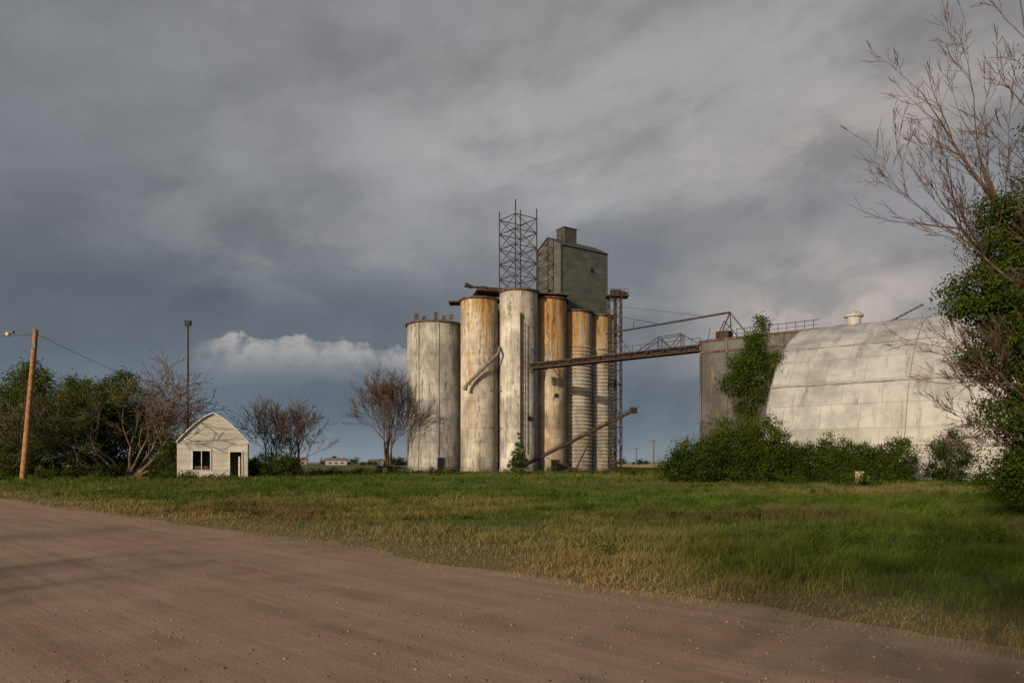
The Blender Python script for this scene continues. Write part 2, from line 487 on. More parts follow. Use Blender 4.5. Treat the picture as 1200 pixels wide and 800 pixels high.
# gravel
rng = np.random.default_rng(3)
n = 56000
Y = 2.5/(1-rng.random(n)*.93); X = (rng.random(n)*2-1)*(.78*Y+1.5)
dd = edge_dist(X, Y); ok = (dd < .9)
X, Y, dd = X[ok], Y[ok], dd[ok]
pb = rng.random(len(X)) < .14+.85*np.exp(-np.abs(dd+.6)/1.3)+.30*sstep(fbm(X, Y, .8, 12), .5, .7)
X, Y = X[pb], Y[pb]; n = len(X)
sz = (rng.random(n)**5*.016+.0035)*(1+Y*.022)
octv = np.array([[1, 0, 0], [0, 1, 0], [-1, 0, 0], [0, -1, 0], [0, 0, .6], [0, 0, -.6]])
V = octv[None]*sz[:, None, None]*rng.uniform(.6, 1.2, (n, 6, 1))
ang = rng.random(n)*6.28; ca, sa = np.cos(ang)[:, None], np.sin(ang)[:, None]
vx = V[:, :, 0]*ca-V[:, :, 1]*sa; vy = V[:, :, 0]*sa+V[:, :, 1]*ca
V = np.stack([vx+X[:, None], vy+Y[:, None], V[:, :, 2]+.004+sz[:, None]*.1], 2).reshape(-1, 3)
F = np.array([[0, 1, 4], [1, 2, 4], [2, 3, 4], [3, 0, 4], [1, 0, 5], [2, 1, 5], [3, 2, 5], [0, 3, 5]])
Lp = (np.arange(n)[:, None, None]*6+F[None]).reshape(-1)
g0 = (.12+.18*rng.random((n, 1))**1.6)*np.array([[1, .76, .60]])
big_mesh('gravel', V, Lp, np.arange(n*8)*3, [mat_attrcol('gravel_stone', 0)], np.repeat(g0, 6, axis=0))

# grass
M_grass = mat_attrcol('grass_blades', .22)
def grass(N_, ymin, ymax, seed, hs, ws, spreadx=.85):
    rng = np.random.default_rng(seed)
    u = rng.random(N_)
    Y = 1/((1/ymin)*(1-u)+(1/ymax)*u)
    X = (rng.random(N_)*2-1)*(spreadx*Y+3)
    dd = edge_dist(X, Y); t = (X-E0[0])*ED[0]+(Y-E0[1])*ED[1]
    de = dd-edge_wob(t)
    big = fbm(X, Y*.6, .13, 21); med = fbm(X, Y, .45, 31); fine = fbm(X, Y, 1.8, 41)
    keep = (de > -.5) & (rng.random(N_) < np.clip(.38+de*.45, .03, 1)*(.35+.95*sstep(med, .3, .6)))
    X, Y, de, big, med, fine = [q[keep] for q in (X, Y, de, big, med, fine)]; n = len(X)
    dry = np.exp(-np.maximum(de-.4, 0)/1.5)*1.3 + sstep(big*.65+med*.35, .52, .66)*.62 + sstep(fine, .55, .75)*.10
    dry = np.clip(dry*rng.uniform(.2, 1.2, n), 0, 1)
    right = sstep(X/Y, .12, .45)*sstep(Y, 34, 20)
    dry = dry*(1-.75*right*sstep(de, .6, 2.4))
    tuft = sstep(fbm(X, Y, .9, 55), .48, .66)
    h = hs*(.48+.52*sstep(de, 0, 3.0))*(.45+.7*med+.9*tuft)*(1+.8*right*(de > 1.5))*rng.uniform(.3, 1.3, n)
    w = ws*(1+Y/11)*rng.uniform(.6, 1.4, n)
    an = rng.random(n)*6.283; le = rng.uniform(.1, 1.3, n)*h; la = rng.random(n)*6.283
    dx, dy = np.cos(an)*w/2, np.sin(an)*w/2
    lx, ly = np.cos(la)*le+.2*h, np.sin(la)*le
    z0 = np.zeros(n)
    V = np.stack([np.stack([X-dx, Y-dy, z0-.01], 1), np.stack([X+dx, Y+dy, z0-.01], 1),
                  np.stack([X-dx*.7+lx*.3, Y-dy*.7+ly*.3, h*.6], 1), np.stack([X+dx*.7+lx*.3, Y+dy*.7+ly*.3, h*.6], 1),
                  np.stack([X+lx, Y+ly, h], 1)], 1).reshape(-1, 3)
    base = np.arange(n)[:, None]*5
    Lp = (base+np.array([[0, 1, 3, 2, 2, 3, 4]])).reshape(-1)
    St = (np.arange(n)[:, None]*7+np.array([[0, 4]])).reshape(-1)
    g1 = np.array([.048, .086, .015]); g2 = np.array([.108, .165, .027]); dr = np.array([.36, .265, .125]); dr2 = np.array([.18, .140, .058])
    gr = g1+(g2-g1)*rng.random((n, 1)); gr = gr*(.55+.8*fine[:, None])*(1-.25*tuft[:, None])
    dc = dr+(dr2-dr)*(rng.random((n, 1))**1.2)
    c = gr*(1-dry[:, None])+dc*dry[:, None]
    rp = sstep(fbm(X, Y, .16, 77), .60, .70)*.5
    c = c*(1-rp[:, None])+np.array([.12, .072, .052])*rp[:, None]
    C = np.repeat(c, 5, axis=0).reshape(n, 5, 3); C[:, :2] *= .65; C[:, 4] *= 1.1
    return V, Lp, St, C.reshape(-1, 3)
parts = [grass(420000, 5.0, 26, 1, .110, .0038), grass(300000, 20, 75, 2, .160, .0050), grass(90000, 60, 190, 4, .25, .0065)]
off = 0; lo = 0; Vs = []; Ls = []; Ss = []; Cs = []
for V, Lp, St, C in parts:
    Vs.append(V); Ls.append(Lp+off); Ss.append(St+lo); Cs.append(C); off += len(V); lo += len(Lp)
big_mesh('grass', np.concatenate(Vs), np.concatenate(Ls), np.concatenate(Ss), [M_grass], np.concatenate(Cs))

rng = np.random.default_rng(9); blobs = []
for i in range(320):
    Yw = 12+rng.random()**1.3*55; Xw = (rng.random()*2-1)*.72*Yw
    if edge_dist(Xw, Yw) < 1.5 or fbm(np.array([Xw]), np.array([Yw]), .2, 51)[0] < .48: continue
    r = rng.uniform(.12, .45); blobs.append((Xw, Yw, r*.15, r, r, r*.4))
bush('weeds', blobs, 30000, .06, [M_bark, M_leaf], 10, .12, False)

blobs = []
for i in range(50):
    Xw = rng.uniform(-62, 20); Yw = rng.uniform(76, 108) if Xw > -24 else rng.uniform(58, 70)
    blobs.append((Xw, Yw, .2, rng.uniform(.5, 1.6), .5, rng.uniform(.25, .6)))
for i in range(26):
    blobs.append((rng.uniform(14, 52), rng.uniform(46, 54), .3, rng.uniform(.6, 1.6), .5, rng.uniform(.3, .65)))
bush('tall_weeds', blobs, 26000, .17, [M_bark, M_leaf], 12, .28, False)

mf = mat_simple('dry_field', (.36, .27, .13), .95, .2, .02)
fb = MB(); fb.add([(35, 170, .03), (420, 170, .03), (900, 1200, .03), (60, 1200, .03)], [(0, 1, 2, 3)])
fb.add([(-420, 230, .03), (-150, 230, .03), (-250, 1300, .03), (-1500, 1300, .03)], [(0, 1, 2, 3)])
fb.build('field', [mf])

# ------------------------------------------------------------ GRAIN ELEVATOR
U = Vector((.82, .57, 0)); Wd = Vector((-.57, .82, 0)); RZ = math.atan2(.57, .82)
elev = empty('grain_elevator')
m_cA = mat_concrete('concrete_a', (.385, .388, .39), .0, 1, 25)
m_cB = mat_concrete('concrete_b', (.47, .455, .41), .40, 2)
m_cC = mat_concrete('concrete_c', (.50, .50, .48), .10, 3)
m_cD = mat_concrete('concrete_d', (.47, .43, .345), .62, 4)
m_cE = mat_concrete('concrete_e', (.37, .355, .325), .42, 5, 27, seam=False)
m_roof = mat_simple('roof_edge', (.085, .055, .04), .8, .5, 1.5)
m_steel = mat_simple('rusty_steel', (.034, .025, .022), .75, .5, 3)
m_steelg = mat_simple('grey_steel', (.13, .12, .11), .7, .4, 3)
m_dark = mat_simple('dark_opening', (.012, .011, .010), .95, .2, 2)

def silo(name, cx, cy, r, h, mat, n=56, corr=None, roof=True):
    b = MB(); prof = [(r*1.03, 0), (r*1.03, .5), (r, .55)]
    if corr:
        z0, z1, per = corr; z = z0; prof.append((r, z0))
        while z < z1:
            prof += [(r+.15, z+per*.25), (r+.15, z+per*.45), (r-.03, z+per*.75), (r-.03, z+per*.98)]; z += per
    else:
        k = 14
        for i in range(1, k): prof.append((r, .55+(h-.55)*i/k))
    prof.append((r, h)); b.lathe((0, 0, 0), prof, n, 0, True, .004)
    if roof:
        b.lathe((0, 0, h), [(r-.1, 0), (r+.32, .003), (r+.32, .28), (r*.4, .75), (.3, .95)], n, 1)
    return b.build(name, [mat, m_roof], elev, True, (cx, cy, 0))
silo('silo_west', -13.1, 122.5, 4.62, 24.4, m_cA, 20)
silo('silo_b', -5.35, 119.5, 3.12, 27.9, m_cB)
silo('silo_c', 1.1, 118.2, 3.12, 28.9, m_cC)
silo('silo_d', 6.15, 121.8, 3.05, 28.4, m_cD)
silo('silo_e', 10.85, 125.2, 2.95, 27.0, m_cE, corr=(1.0, 21.0, .62))
silo('silo_f', 15.0, 128.2, 2.75, 26.9, m_cE, corr=(1.0, 21.0, .62))
for i, (px, py) in enumerate([(-7.8, 125.6), (-2.4, 124.4), (2.6, 127.0), (7.2, 131.0), (11.6, 134.2)]):
    silo('silo_rear_%d' % (i+1), px, py, 3.0, 26.6 if i else 23.5, m_cE, 32)
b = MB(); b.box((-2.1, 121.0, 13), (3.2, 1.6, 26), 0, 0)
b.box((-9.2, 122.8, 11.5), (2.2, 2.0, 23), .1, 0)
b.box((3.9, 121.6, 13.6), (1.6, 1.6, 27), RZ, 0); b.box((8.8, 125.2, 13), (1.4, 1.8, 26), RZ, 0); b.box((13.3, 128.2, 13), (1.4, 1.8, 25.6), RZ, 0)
b.build('infill_walls', [mat_simple('stained_shaded_concrete', (.05, .04, .034), .9, .4, .6)], elev)  # near-black colour holds dark stain plus the painted-in shade of the silo gaps
b = MB()
b.box((1.5, 119.9, 29.2), (15.5, 4.4, .22), RZ*.35, 0)
b.box((-8.9, 121.2, 28.1), (3.2, 3.0, .2), 0, 0)
for dx, h in ((-2.9, .9), (-1.6, .5), (.4, 1.1), (1.7, .6), (2.9, .8)):
    b.box((-13.1+dx, 121.0, 25.4+h/2), (.5, .5, h), .3, 0)
    b.tube((-13.1+dx+.5, 120.6, 25.2), (-13.1+dx+.5, 120.6, 25.6+h*.6), .06, m=0, n=6)
b.build('roof_deck', [m_roof], elev)
b = MB()
def door_on(cx, cy, r, a, w, h, z, m=0, d=.12):
    b.box((cx+math.cos(a)*(r+d*.3), cy+math.sin(a)*(r+d*.3), z+h/2), (d*2+.1, w, h), a, m)
door_on(-13.1, 122.5, 4.6, rad(-72), .95, 2.0, .3)
door_on(1.1, 118.2, 3.15, rad(-100), 1.1, 2.1, .1)
door_on(1.1, 118.2, 3.15, rad(-60), .5, .7, 8.2); door_on(6.15, 121.8, 3.05, rad(-70), .5, .6, 12.2)
door_on(6.15, 121.8, 3.08, rad(-75), 1.1, 1.9, .1)
b.build('openings', [m_dark], elev)
b = MB()
for a in (-118, -76):
    aa = rad(a); b.box((-13.1+math.cos(aa)*4.66, 122.5+math.sin(aa)*4.66, 12.2), (.14, .22, 24.2), aa, 0)
b.build('pilasters', [m_cA], elev)

b = MB()
b.tube((1.4, 114.7, 4.2), (1.4, 114.7, 25.2), .14, m=0, n=8)
b.tube((2.1, 114.75, 3), (2.1, 114.75, 23.5), .08, m=0, n=8)
for zz in np.arange(4.5, 25, 1.0): b.beam((1.4, 114.75, zz), (2.1, 114.75, zz), .06)
for zz in (6, 12, 18, 24): b.beam((1.4, 114.8, zz), (1.4, 115.4, zz), .12)
for zz in np.arange(2, 27, .9):
    b.beam((-2.8, 117.5, zz), (-1.9, 117.4, zz), .07)
b.beam((-2.8, 117.5, 1), (-2.8, 117.5, 27), .09); b.beam((-1.9, 117.4, 1), (-1.9, 117.4, 27), .09)
b.beam((-3.6, 116.6, 7), (-1.2, 116.6, 7), .1); b.beam((-3.6, 116.6, 13.0), (-1.2, 116.6, 13.0), .1)
b.beam((3.0, 114.9, 19.6), (5.6, 115.5, 16.2), .12); b.beam((3.0, 114.9, 19.6), (3.0, 115.6, 15.8), .1)
b.build('pipes_and_ladders', [m_steel], elev)
b = MB(); b.tube((-7.3, 115.4, 13.8), (-2.1, 115.3, 18.9), .26, m=0); b.tube((-7.3, 115.4, 13.8), (-7.5, 115.4, 13.0), .32, .38, m=0)
b.tube((-2.1, 115.3, 18.9), (-2.0, 116.6, 20.0), .26, m=0)
b.beam((-6.9, 115.4, 14.2), (-6.9, 116.6, 14.2), .1)
b.build('grain_spout', [m_steelg], elev, True)
b = MB(); b.tube((-7.4, 118, 30.1), (1.2, 118.6, 29.6), .17, m=0); b.tube((-7.6, 118, 30.4), (-6.5, 118, 30.0), .42, .28, m=0)
b.tube((-5.0, 118, 29.9), (-4.2, 118, 29.85), .3, m=0); b.beam((-4.4, 118.2, 28.2), (-4.4, 118.1, 29.9), .14); b.beam((-2.2, 118.4, 29.0), (-2.2, 118.3, 29.9), .12)
b.beam((-6.9, 118.6, 28.2), (-4.4, 118.1, 29.8), .09)
b.build('roof_conveyor', [m_steel], elev)

m_hh = mat_tin('headhouse_tin', (.105, .115, .112), (.042, .045, .043), 2.2, .75, .12)
L2, M2 = 6.75, 10.4
b = MB(); zb, ze, zp = 26.0, 38.3, 40.1
P = [(0, 0), (M2, 0), (M2, L2), (0, L2)]
vs = [(x_, y_, zb) for x_, y_ in P]+[(x_, y_, ze) for x_, y_ in P]+[(0, L2/2, zp), (M2, L2/2, zp)]
b.add(vs, [(0, 1, 5, 4), (2, 3, 7, 6), (1, 2, 6, 9, 5), (3, 0, 4, 8, 7)], 0)
o_ = .22
b.add([(-o_, -o_, ze-.06), (M2+o_, -o_, ze-.06), (M2+o_, L2/2, zp+.08), (-o_, L2/2, zp+.08), (-o_, L2+o_, ze-.06), (M2+o_, L2+o_, ze-.06),
       (-o_, -o_, ze-.2), (M2+o_, -o_, ze-.2)], [(0, 1, 2, 3), (3, 2, 5, 4), (6, 7, 1, 0)], 1)
b.box((4.0, L2/2, zp+.7), (2.7, 2.2, 2.6), 0, 1)
b.box((4.0, L2/2, zp+2.08), (2.95, 2.45, .14), 0, 1)
b.box((3.6, L2/2, zp+2.35), (.8, .6, .4), 0, 1)
for xx in (6.9,): b.box((xx, -.03, 34.8), (.5, .1, .7), 0, 2)
for xx in (0.0, M2): b.box((xx, -.04, (zb+ze)/2), (.16, .16, ze-zb-.3), 0, 1)
for i in range(11): b.box((2.6+i*.35, -.05, 26.9), (.12, .1, 1.3), 0, 2)
b.box((.02, 3.2, 30.5), (.1, .9, 1.4), 0, 2)
b.build('headhouse', [m_hh, mat_simple('dark_tin', (.055, .055, .052), .7, .3, 1), m_dark], elev, False, (8.2, 122, 0), RZ)

b = MB(); c0 = Vector((1.0, 119.8, 0)); R4 = 3.1
C4 = [c0+Vector((math.cos(rad(a))*R4, math.sin(rad(a))*R4*.95, 0)) for a in (-8, 82, 172, 262)]
tops = [43.2, 44.2, 43.0, 43.9]
for cc, tz in zip(C4, tops): b.beam(cc+Vector((0, 0, 28.8)), cc+Vector((0, 0, tz)), .2)
lv = [29.2, 31.7, 34.2, 36.7, 39.2, 41.6]
for i in range(4):
    p, q = C4[i], C4[(i+1) % 4]
    for z_ in lv[1:]: b.beam(p+Vector((0, 0, z_)), q+Vector((0, 0, z_)), .1)
    for z0, z1 in zip(lv[:-1], lv[1:]):
        b.beam(p+Vector((0, 0, z0)), q+Vector((0, 0, z1)), .075); b.beam(q+Vector((0, 0, z0)), p+Vector((0, 0, z1)), .075)
b.build('lattice_tower', [m_steel], elev)

b = MB(); cx, cy = 16.7, 117.5; hw = .95
pts4 = [(cx-hw, cy-hw), (cx+hw, cy-hw), (cx+hw, cy+hw), (cx-hw, cy+hw)]
for px, py in pts4: b.beam((px, py, 0), (px, py, 28.2), .16)
for k_ in range(12):
    z0 = .3+k_*2.3; z1 = z0+2.3
    for i in range(4):
        p, q = pts4[i], pts4[(i+1) % 4]
        b.beam((*p, z1), (*q, z1), .09)
        if k_ % 2: p, q = q, p
        b.beam((*p, z0), (*q, z1), .08)
b.tube((cx, cy, 0), (cx, cy, 28), .28, m=0, n=8)
b.box((cx+.3, cy, 28.3), (3.6, 2.4, .18)); b.box((cx, cy, 28.9), (1.5, 1.2, .9)); b.tube((cx+.6, cy-.6, 28.9), (cx+1.9, cy-.6, 28.6), .4, .3)
for dx in (-1.4, -.5, .5, 1.3, 2.0): b.beam((cx+dx, cy-1.2, 28.3), (cx+dx, cy-1.2, 29.3), .06)
b.beam((cx-1.4, cy-1.2, 29.3), (cx+2.0, cy-1.2, 29.3), .06)
b.build('leg_tower', [m_steel], elev)

b = MB(); A = Vector((2.9, 113.6, 16.1)); B = Vector((26.2, 100.2, 16.9)); D = (B-A); Ln = D.length; Dn = D.normalized()
side = Vector((-Dn.y, Dn.x, 0)).normalized()*.75
n = 22
for s_ in (-1, 1):
    for zo in (0, .75):
        b.beam(A+side*s_+Vector((0, 0, zo)), B+side*s_+Vector((0, 0, zo)), .2)
    for i in range(n):
        p = A+D*(i/n)+side*s_; q = A+D*((i+1)/n)+side*s_
        b.beam(p+Vector((0, 0, 0 if i % 2 else .75)), q+Vector((0, 0, .75 if i % 2 else 0)), .1)
b.beam(A+Vector((0, 0, .12)), B+Vector((0, 0, .12)), 1.3, .08)
b.tube(A+Vector((0, 0, .5)), B+Vector((0, 0, .5)), .3, m=0, n=8)
for i in range(8, n+1):
    p = A+D*(i/n)-side; hh = 1.7
    b.beam(p+Vector((0, 0, .7)), p+Vector((0, 0, hh)), .06)
b.beam(A+D*(8/n)-side+Vector((0, 0, 1.7)), B-side+Vector((0, 0, 1.7)), .07)
p1 = A+D*.66+Vector((0, 0, .75)); p2 = A+D*.78+Vector((0, 0, 2.5)); p3 = A+D*.90+Vector((0, 0, 2.6)); p4 = B+Vector((0, 0, .75))
for s_ in (-1, 1):
    sv = side*s_
    for p, q in ((p1, p2), (p2, p3), (p3, p4), (p2, A+D*.84+Vector((0, 0, .75))), (A+D*.84+Vector((0, 0, .75)), p3), (p2, A+D*.78+Vector((0, 0, .7))), (p3, A+D*.9+Vector((0, 0, .7)))):
        b.beam(p+sv, q+sv, .1)
b.beam(A+D*.03+Vector((0, 0, .8)), A+D*.03+Vector((0, 0, 2.6)), .08)
b.beam(A+D*.62+Vector((0, 0, .7)), Vector((16.7, 117, 22.6)), .07)
b.build('conveyor_bridge', [m_steel], elev)
b = MB(); A2 = Vector((15.2, 117.2, 22.3)); B2 = Vector((30.2, 100.5, 22.3)); D2 = B2-A2
b.beam(A2, B2, .3, .22)
A3 = Vector((17.2, 116.0, 24.8))
b.beam(A3, A2+D2*.45+Vector((0, 0, .2)), .09); b.beam(A3-Vector((1.5, 0, 0)), A3, .1)
b.beam(Vector((16.7, 116.6, 26.6)), A2+D2*.80+Vector((0, 0, .2)), .05)
b.beam(A3, A3-Vector((0, 0, 2.7)), .09); b.beam(A2+D2*.25+Vector((0, 0, .1)), A2+D2*.25+Vector((0, 0, 1.2)), .07)
b.beam(B2, (28.8, 101.5, 18.2), .14); b.beam(B2, (32.6, 99.0, 18.4), .14); b.beam(B2, (30.4, 100.3, 18.2), .1)
b.beam((30.4, 100.3, 20.6), (28.9, 100.6, 19.2), .1); b.beam((27.2, 101, 18.2), (27.6, 101, 20.2), .08)
b.build('upper_truss', [m_steel], elev)
b = MB(); b.tube((.7, 109.5, .5), (18.0, 108.6, 9.2), .26, m=0); b.beam((.9, 109.2, 1.0), (17.6, 108.3, 9.5), .09)
b.box((18.2, 108.6, 9.3), (.9, .7, .9), .3); b.box((.6, 109.4, .4), (1.4, 1.0, .7), 0)
b.beam((9.5, 108.2, .3), (12.5, 108.8, 6.4), .11); b.beam((9.5, 109.8, .3), (12.5, 109.0, 6.4), .11); b.beam((9.5, 108.2, .5), (4.5, 109.0, 2.5), .09)
for yy in (108.0, 110.0):
    b.tube((9.5, yy-.1, .42), (9.5, yy+.1, .42), .42, n=14)
b.build('grain_auger', [m_steel])

# ------------------------------------------------------------ FLAT STORAGE block + QUONSET
RQ = math.atan2(-.616, .788)
m_gw = mat_concrete('grey_wall', (.110, .116, .126), .0, 11, 60, seam=True)
st = empty('storage_building', (25.9, 100, 0), RQ)
b = MB(); b.box((9.5, 9, 9), (19, 18, 18), 0, 0); b.box((9.5, 9, 18.15), (19.3, 18.3, .28), 0, 1)
b.box((9.5, -.12, 16.6), (19, .12, .25), 0, 1)
for xx in np.arange(0.15, 19, 3.7): b.box((xx, -.1, 9), (.3, .22, 18), 0, 0)
b.build('walls', [m_gw, m_roof], st)
b = MB()
for xx in np.arange(5, 16, 1.1): b.beam((xx, .4, 18.2), (xx, .4, 19.4), .06)
b.beam((5, .4, 19.4), (15.5, .4, 19.4), .07); b.beam((5, .4, 18.8), (15.5, .4, 18.8), .05)
b.beam((2.2, .2, 18.2), (3.4, .2, 20.6), .1); b.beam((3.4, .2, 20.6), (5.4, .2, 18.2), .1); b.box((3, 1.2, 18.8), (1.8, 1.6, 1.1))
b.build('roof_railing', [m_steel], st)

mt, N, bs = new_mat('quonset_paint')
co = objco(N); x, y, z = N.sep(co)
n_ = N.noise(co, .35, 7, .62); s_ = N.noise(N.mapv(co, scale=(1, .14, .14)), 1.4, 8, .66); f_ = N.noise(co, 5, 6, .7)
bl = N.n('ShaderNodeTexBrick'); bl.offset = .5
N.put(bl.inputs['Vector'], N.comb(x, z, 0)); bl.inputs['Scale'].default_value = 1.0
bl.inputs['Color1'].default_value = (.80, .80, .80, 1); bl.inputs['Color2'].default_value = (1, 1, 1, 1); bl.inputs['Mortar'].default_value = (.45, .44, .43, 1)
bl.inputs['Mortar Size'].default_value = .03; bl.inputs['Brick Width'].default_value = 3.4; bl.inputs['Row Height'].default_value = 2.3
col = N.mix(N.ss(n_, .36, .62), (.255, .268, .29), (.39, .405, .43))
col = N.mix(.75, col, bl.outputs[0], 'MULTIPLY')
col = N.mix(N.ss(s_, .50, .70, 0, .6), col, (.17, .168, .165))
col = N.mix(N.ss(f_, .55, .75, 0, .5), col, (.47, .48, .50))
col = N.mix(N.ss(N.m('MULTIPLY', s_, f_), .30, .41, 0, .75), col, (.14, .09, .06))
col = N.mix(N.ss(z, 5.0, 4.4, 0, .3), col, (.18, .175, .165))
N.put(bs.inputs['Base Color'], col); bs.inputs['Roughness'].default_value = .45
bs.inputs['Specular IOR Level'].default_value = .4
bump(N, bs, N.m('ADD', n_, N.m('MULTIPLY', f_, .3)), .5, .12)
m_q = mt
q = empty('quonset_building', (24.1, 70, 0), RQ)
Rq, Hq, Lq = 18.0, 16.75, 36.0
b = MB(); na = 72; nx = 40; vs = []; fs = []
rr = random.Random(4)
def arch(a, off=0):
    return (Rq-(Rq+off)*math.cos(a), (Hq+off)*math.sin(a)**.95)
for i in range(nx+1):
    for j in range(na+1):
        a = math.pi*j/na; yy, zz = arch(a, .05*math.sin(i*1.7+j*.9)+rr.uniform(-.025, .025)); vs.append((Lq*i/nx, yy, zz))
for i in range(nx):
    for j in range(na):
        k0 = i*(na+1)+j; fs.append((k0, k0+na+1, k0+na+2, k0+1))
b.add(vs, fs, 0)
for xx in (.05, Lq-.05):
    ring = [(xx, *arch(math.pi*j/na, -.1)) for j in range(na+1)]
    b.add(ring, [tuple(range(na+1))], 1)
b.build('shell', [m_q, m_gw], q, True)
b = MB()
def strip(a, w, x0, x1, t=.07, m=0):
    y0, z0 = arch(a-w/2/Rq, t); y1, z1 = arch(a+w/2/Rq, t); yi, zi = arch(a-w/2/Rq, 0); yj, zj = arch(a+w/2/Rq, 0)
    b.add([(x0, y0, z0), (x1, y0, z0), (x1, y1, z1), (x0, y1, z1), (x0, yi, zi), (x1, yi, zi), (x1, yj, zj), (x0, yj, zj)], [(0, 1, 2, 3), (4, 5, 1, 0), (7, 3, 2, 6), (0, 3, 7, 4), (1, 5, 6, 2)], m)
for a, w_ in ((31, .20), (50, .08)): strip(rad(a), w_, 0, Lq, .08)
for xx in np.arange(0.02, Lq, 12.2):
    for j in range(4, na//2+8):
        a0 = math.pi*j/na; a1 = math.pi*(j+1)/na; y0, z0 = arch(a0, .09); y1, z1 = arch(a1, .09)
        b.add([(xx, y0, z0), (xx+.07, y0, z0), (xx+.07, y1, z1), (xx, y1, z1)], [(0, 1, 2, 3)], 0)
for k_ in range(7):
    zz = .3+k_*.5; yy = -.30+.012*zz
    b.box((Lq/2+6, yy+.05, zz), (Lq-12, .1, .47), 0, 1)
b.build('seams_and_siding', [mat_simple('seam', (.20, .195, .19), .7, .3, 2), m_q], q)
b = MB(); b.lathe((4.5, Rq-1.5, Hq-.3), [(.75, 0), (.75, 1.1), (1.0, 1.15), (1.0, 1.35), (.5, 1.75), (.1, 1.85)], 18, 0)
b.build('roof_vent', [mat_simple('galvanised', (.32, .32, .33), .5, .2, 2)], q, True)
b = MB()
for s__ in (0, .5): b.beam((8.2, Rq-5+s__, Hq-.9), (11.5, Rq-3.2+s__, Hq+1.1), .08)
for t_ in np.linspace(.05, .95, 8): b.beam((8.2+3.3*t_, Rq-5+1.8*t_, Hq-.9+2*t_), (8.2+3.3*t_, Rq-4.5+1.8*t_, Hq-.9+2*t_), .06)
for xx in (13, 16.5, 20): b.beam((xx, Rq-4, Hq-.5), (xx, Rq-4, Hq+.7), .07)
b.build('roof_ladder', [m_steel], q)

# ------------------------------------------------------------ WHITE SHED
m_sw = mat_tin('white_clapboard', (.56, .56, .55), (.30, .29, .27), 5.0, .24, .10, .5)
sh = empty('wooden_shed', (-29.9, 72.5, 0), rad(19)); sh.scale = (.84, .84, .90)
b = MB(); W2 = 3.9; H1 = 3.9; HP = 7.2; prof = []
for i in range(17):
    t = i/16; u_ = 1-abs(2*t-1)   # gable with bowed slopes
    prof.append((-W2+2*W2*t, H1+(HP-H1)*(u_*.45+.55*math.sin(u_*math.pi/2))))
def rect(x0, x1, z0, z1, y=0, m=0): b.add([(x0, y, z0), (x1, y, z0), (x1, y, z1), (x0, y, z1)], [(0, 1, 2, 3)], m)
wx0, wx1, wz0, wz1 = -2.2, -.3, .9, 3.0; dx0, dx1, dz1 = 1.9, 3.2, 2.9
rect(-W2, wx0, 0, H1); rect(wx0, wx1, 0, wz0); rect(wx0, wx1, wz1, H1); rect(wx1, dx0, 0, H1); rect(dx0, dx1, dz1, H1); rect(dx1, W2, 0, H1)
b.add([(x_, 0, z_) for x_, z_ in prof], [tuple(range(16, -1, -1))], 0)
b.add([(x_, 8, z_) for x_, z_ in prof]+[(-W2, 8, 0), (W2, 8, 0)], [(*range(17), 18, 17)], 0)
b.add([(-W2, 0, 0), (-W2, 8, 0), (-W2, 8, H1), (-W2, 0, H1)], [(0, 1, 2, 3)], 0); b.add([(W2, 0, 0), (W2, 8, 0), (W2, 8, H1), (W2, 0, H1)], [(0, 1, 2, 3)], 0)
vs = []; fs = []
for i, (x_, z_) in enumerate(prof):
    vs += [(x_*1.03, -.25, z_+.07), (x_*1.03, 8.25, z_+.07)]
    if i: fs.append((2*i-2, 2*i-1, 2*i+1, 2*i))
b.add(vs, fs, 1)
for i in range(16):
    (x0, z0), (x1, z1) = prof[i], prof[i+1]; b.beam((x0*1.03, -.2, z0+.02), (x1*1.03, -.2, z1+.02), .12, m=2)
for (x0, x1, z0, z1) in ((wx0, wx1, wz0, wz1), (dx0, dx1, 0, dz1)):
    b.box((x0-.06, -.04, (z0+z1)/2), (.12, .08, z1-z0), 0, 2); b.box((x1+.06, -.04, (z0+z1)/2), (.12, .08, z1-z0), 0, 2); b.box(((x0+x1)/2, -.04, z1+.07), (x1-x0+.24, .08, .14), 0, 2)
b.box(((wx0+wx1)/2, .25, .9), (1.5, .3, .9), .1, 3); b.box(((wx0+wx1)/2, .0, 1.95), (.08, .06, 2.1), 0, 2)
b.box((2.9, .5, 1.2), (.08, .9, 2.4), .2, 2)
b.build('shed_shell', [m_sw, mat_simple('shed_roof', (.26, .24, .22), .85, .3, 2), mat_simple('white_trim', (.52, .51, .48), .8, .2, 3), M_deadbrown], sh)

# ------------------------------------------------------------ POLES
m_pole = mat_simple('pole_wood', (.25, .135, .065), .85, .3, 3)
b = MB(); base_ = Vector((-41.8, 62, 0)); top_ = Vector((-40.7, 62, 12.9))
b.tube(base_, top_, .27, .19, 12, 0)
b.beam(top_+Vector((0, 0, -.5)), top_+Vector((-1.7, -.4, -.2)), .08, m=1); b.box(top_+Vector((-2.0, -.4, -.28)), (.75, .3, .2), 0, 1)
b.box(top_+Vector((.02, -.25, -1.4)), (.3, .25, .6), 0, 1)
b.lathe(tuple(top_+Vector((-2.1, -.4, -.62))), [(.13, 0), (.19, .12), (.19, .26)], 12, 2)
b.build('street_lamp', [m_pole, m_steelg, mat_simple('lamp_glass', (.6, .58, .5), .3, .05)], None, True)
b = MB()
def wire(p, q, sag, r=.02, n=14):
    p, q = Vector(p), Vector(q); pr = p
    for i in range(1, n+1):
        t = i/n; c_ = p.lerp(q, t)-Vector((0, 0, sag*4*t*(1-t))); b.tube(pr, c_, r, n=4, caps=False); pr = c_
wire(top_+Vector((0, 0, -.3)), (-36, 92, 8.5), .8, .018); wire(top_+Vector((0, 0, -.4)), (-75, 50, 11.5), .8, .015)
b.build('power_line', [m_steel])
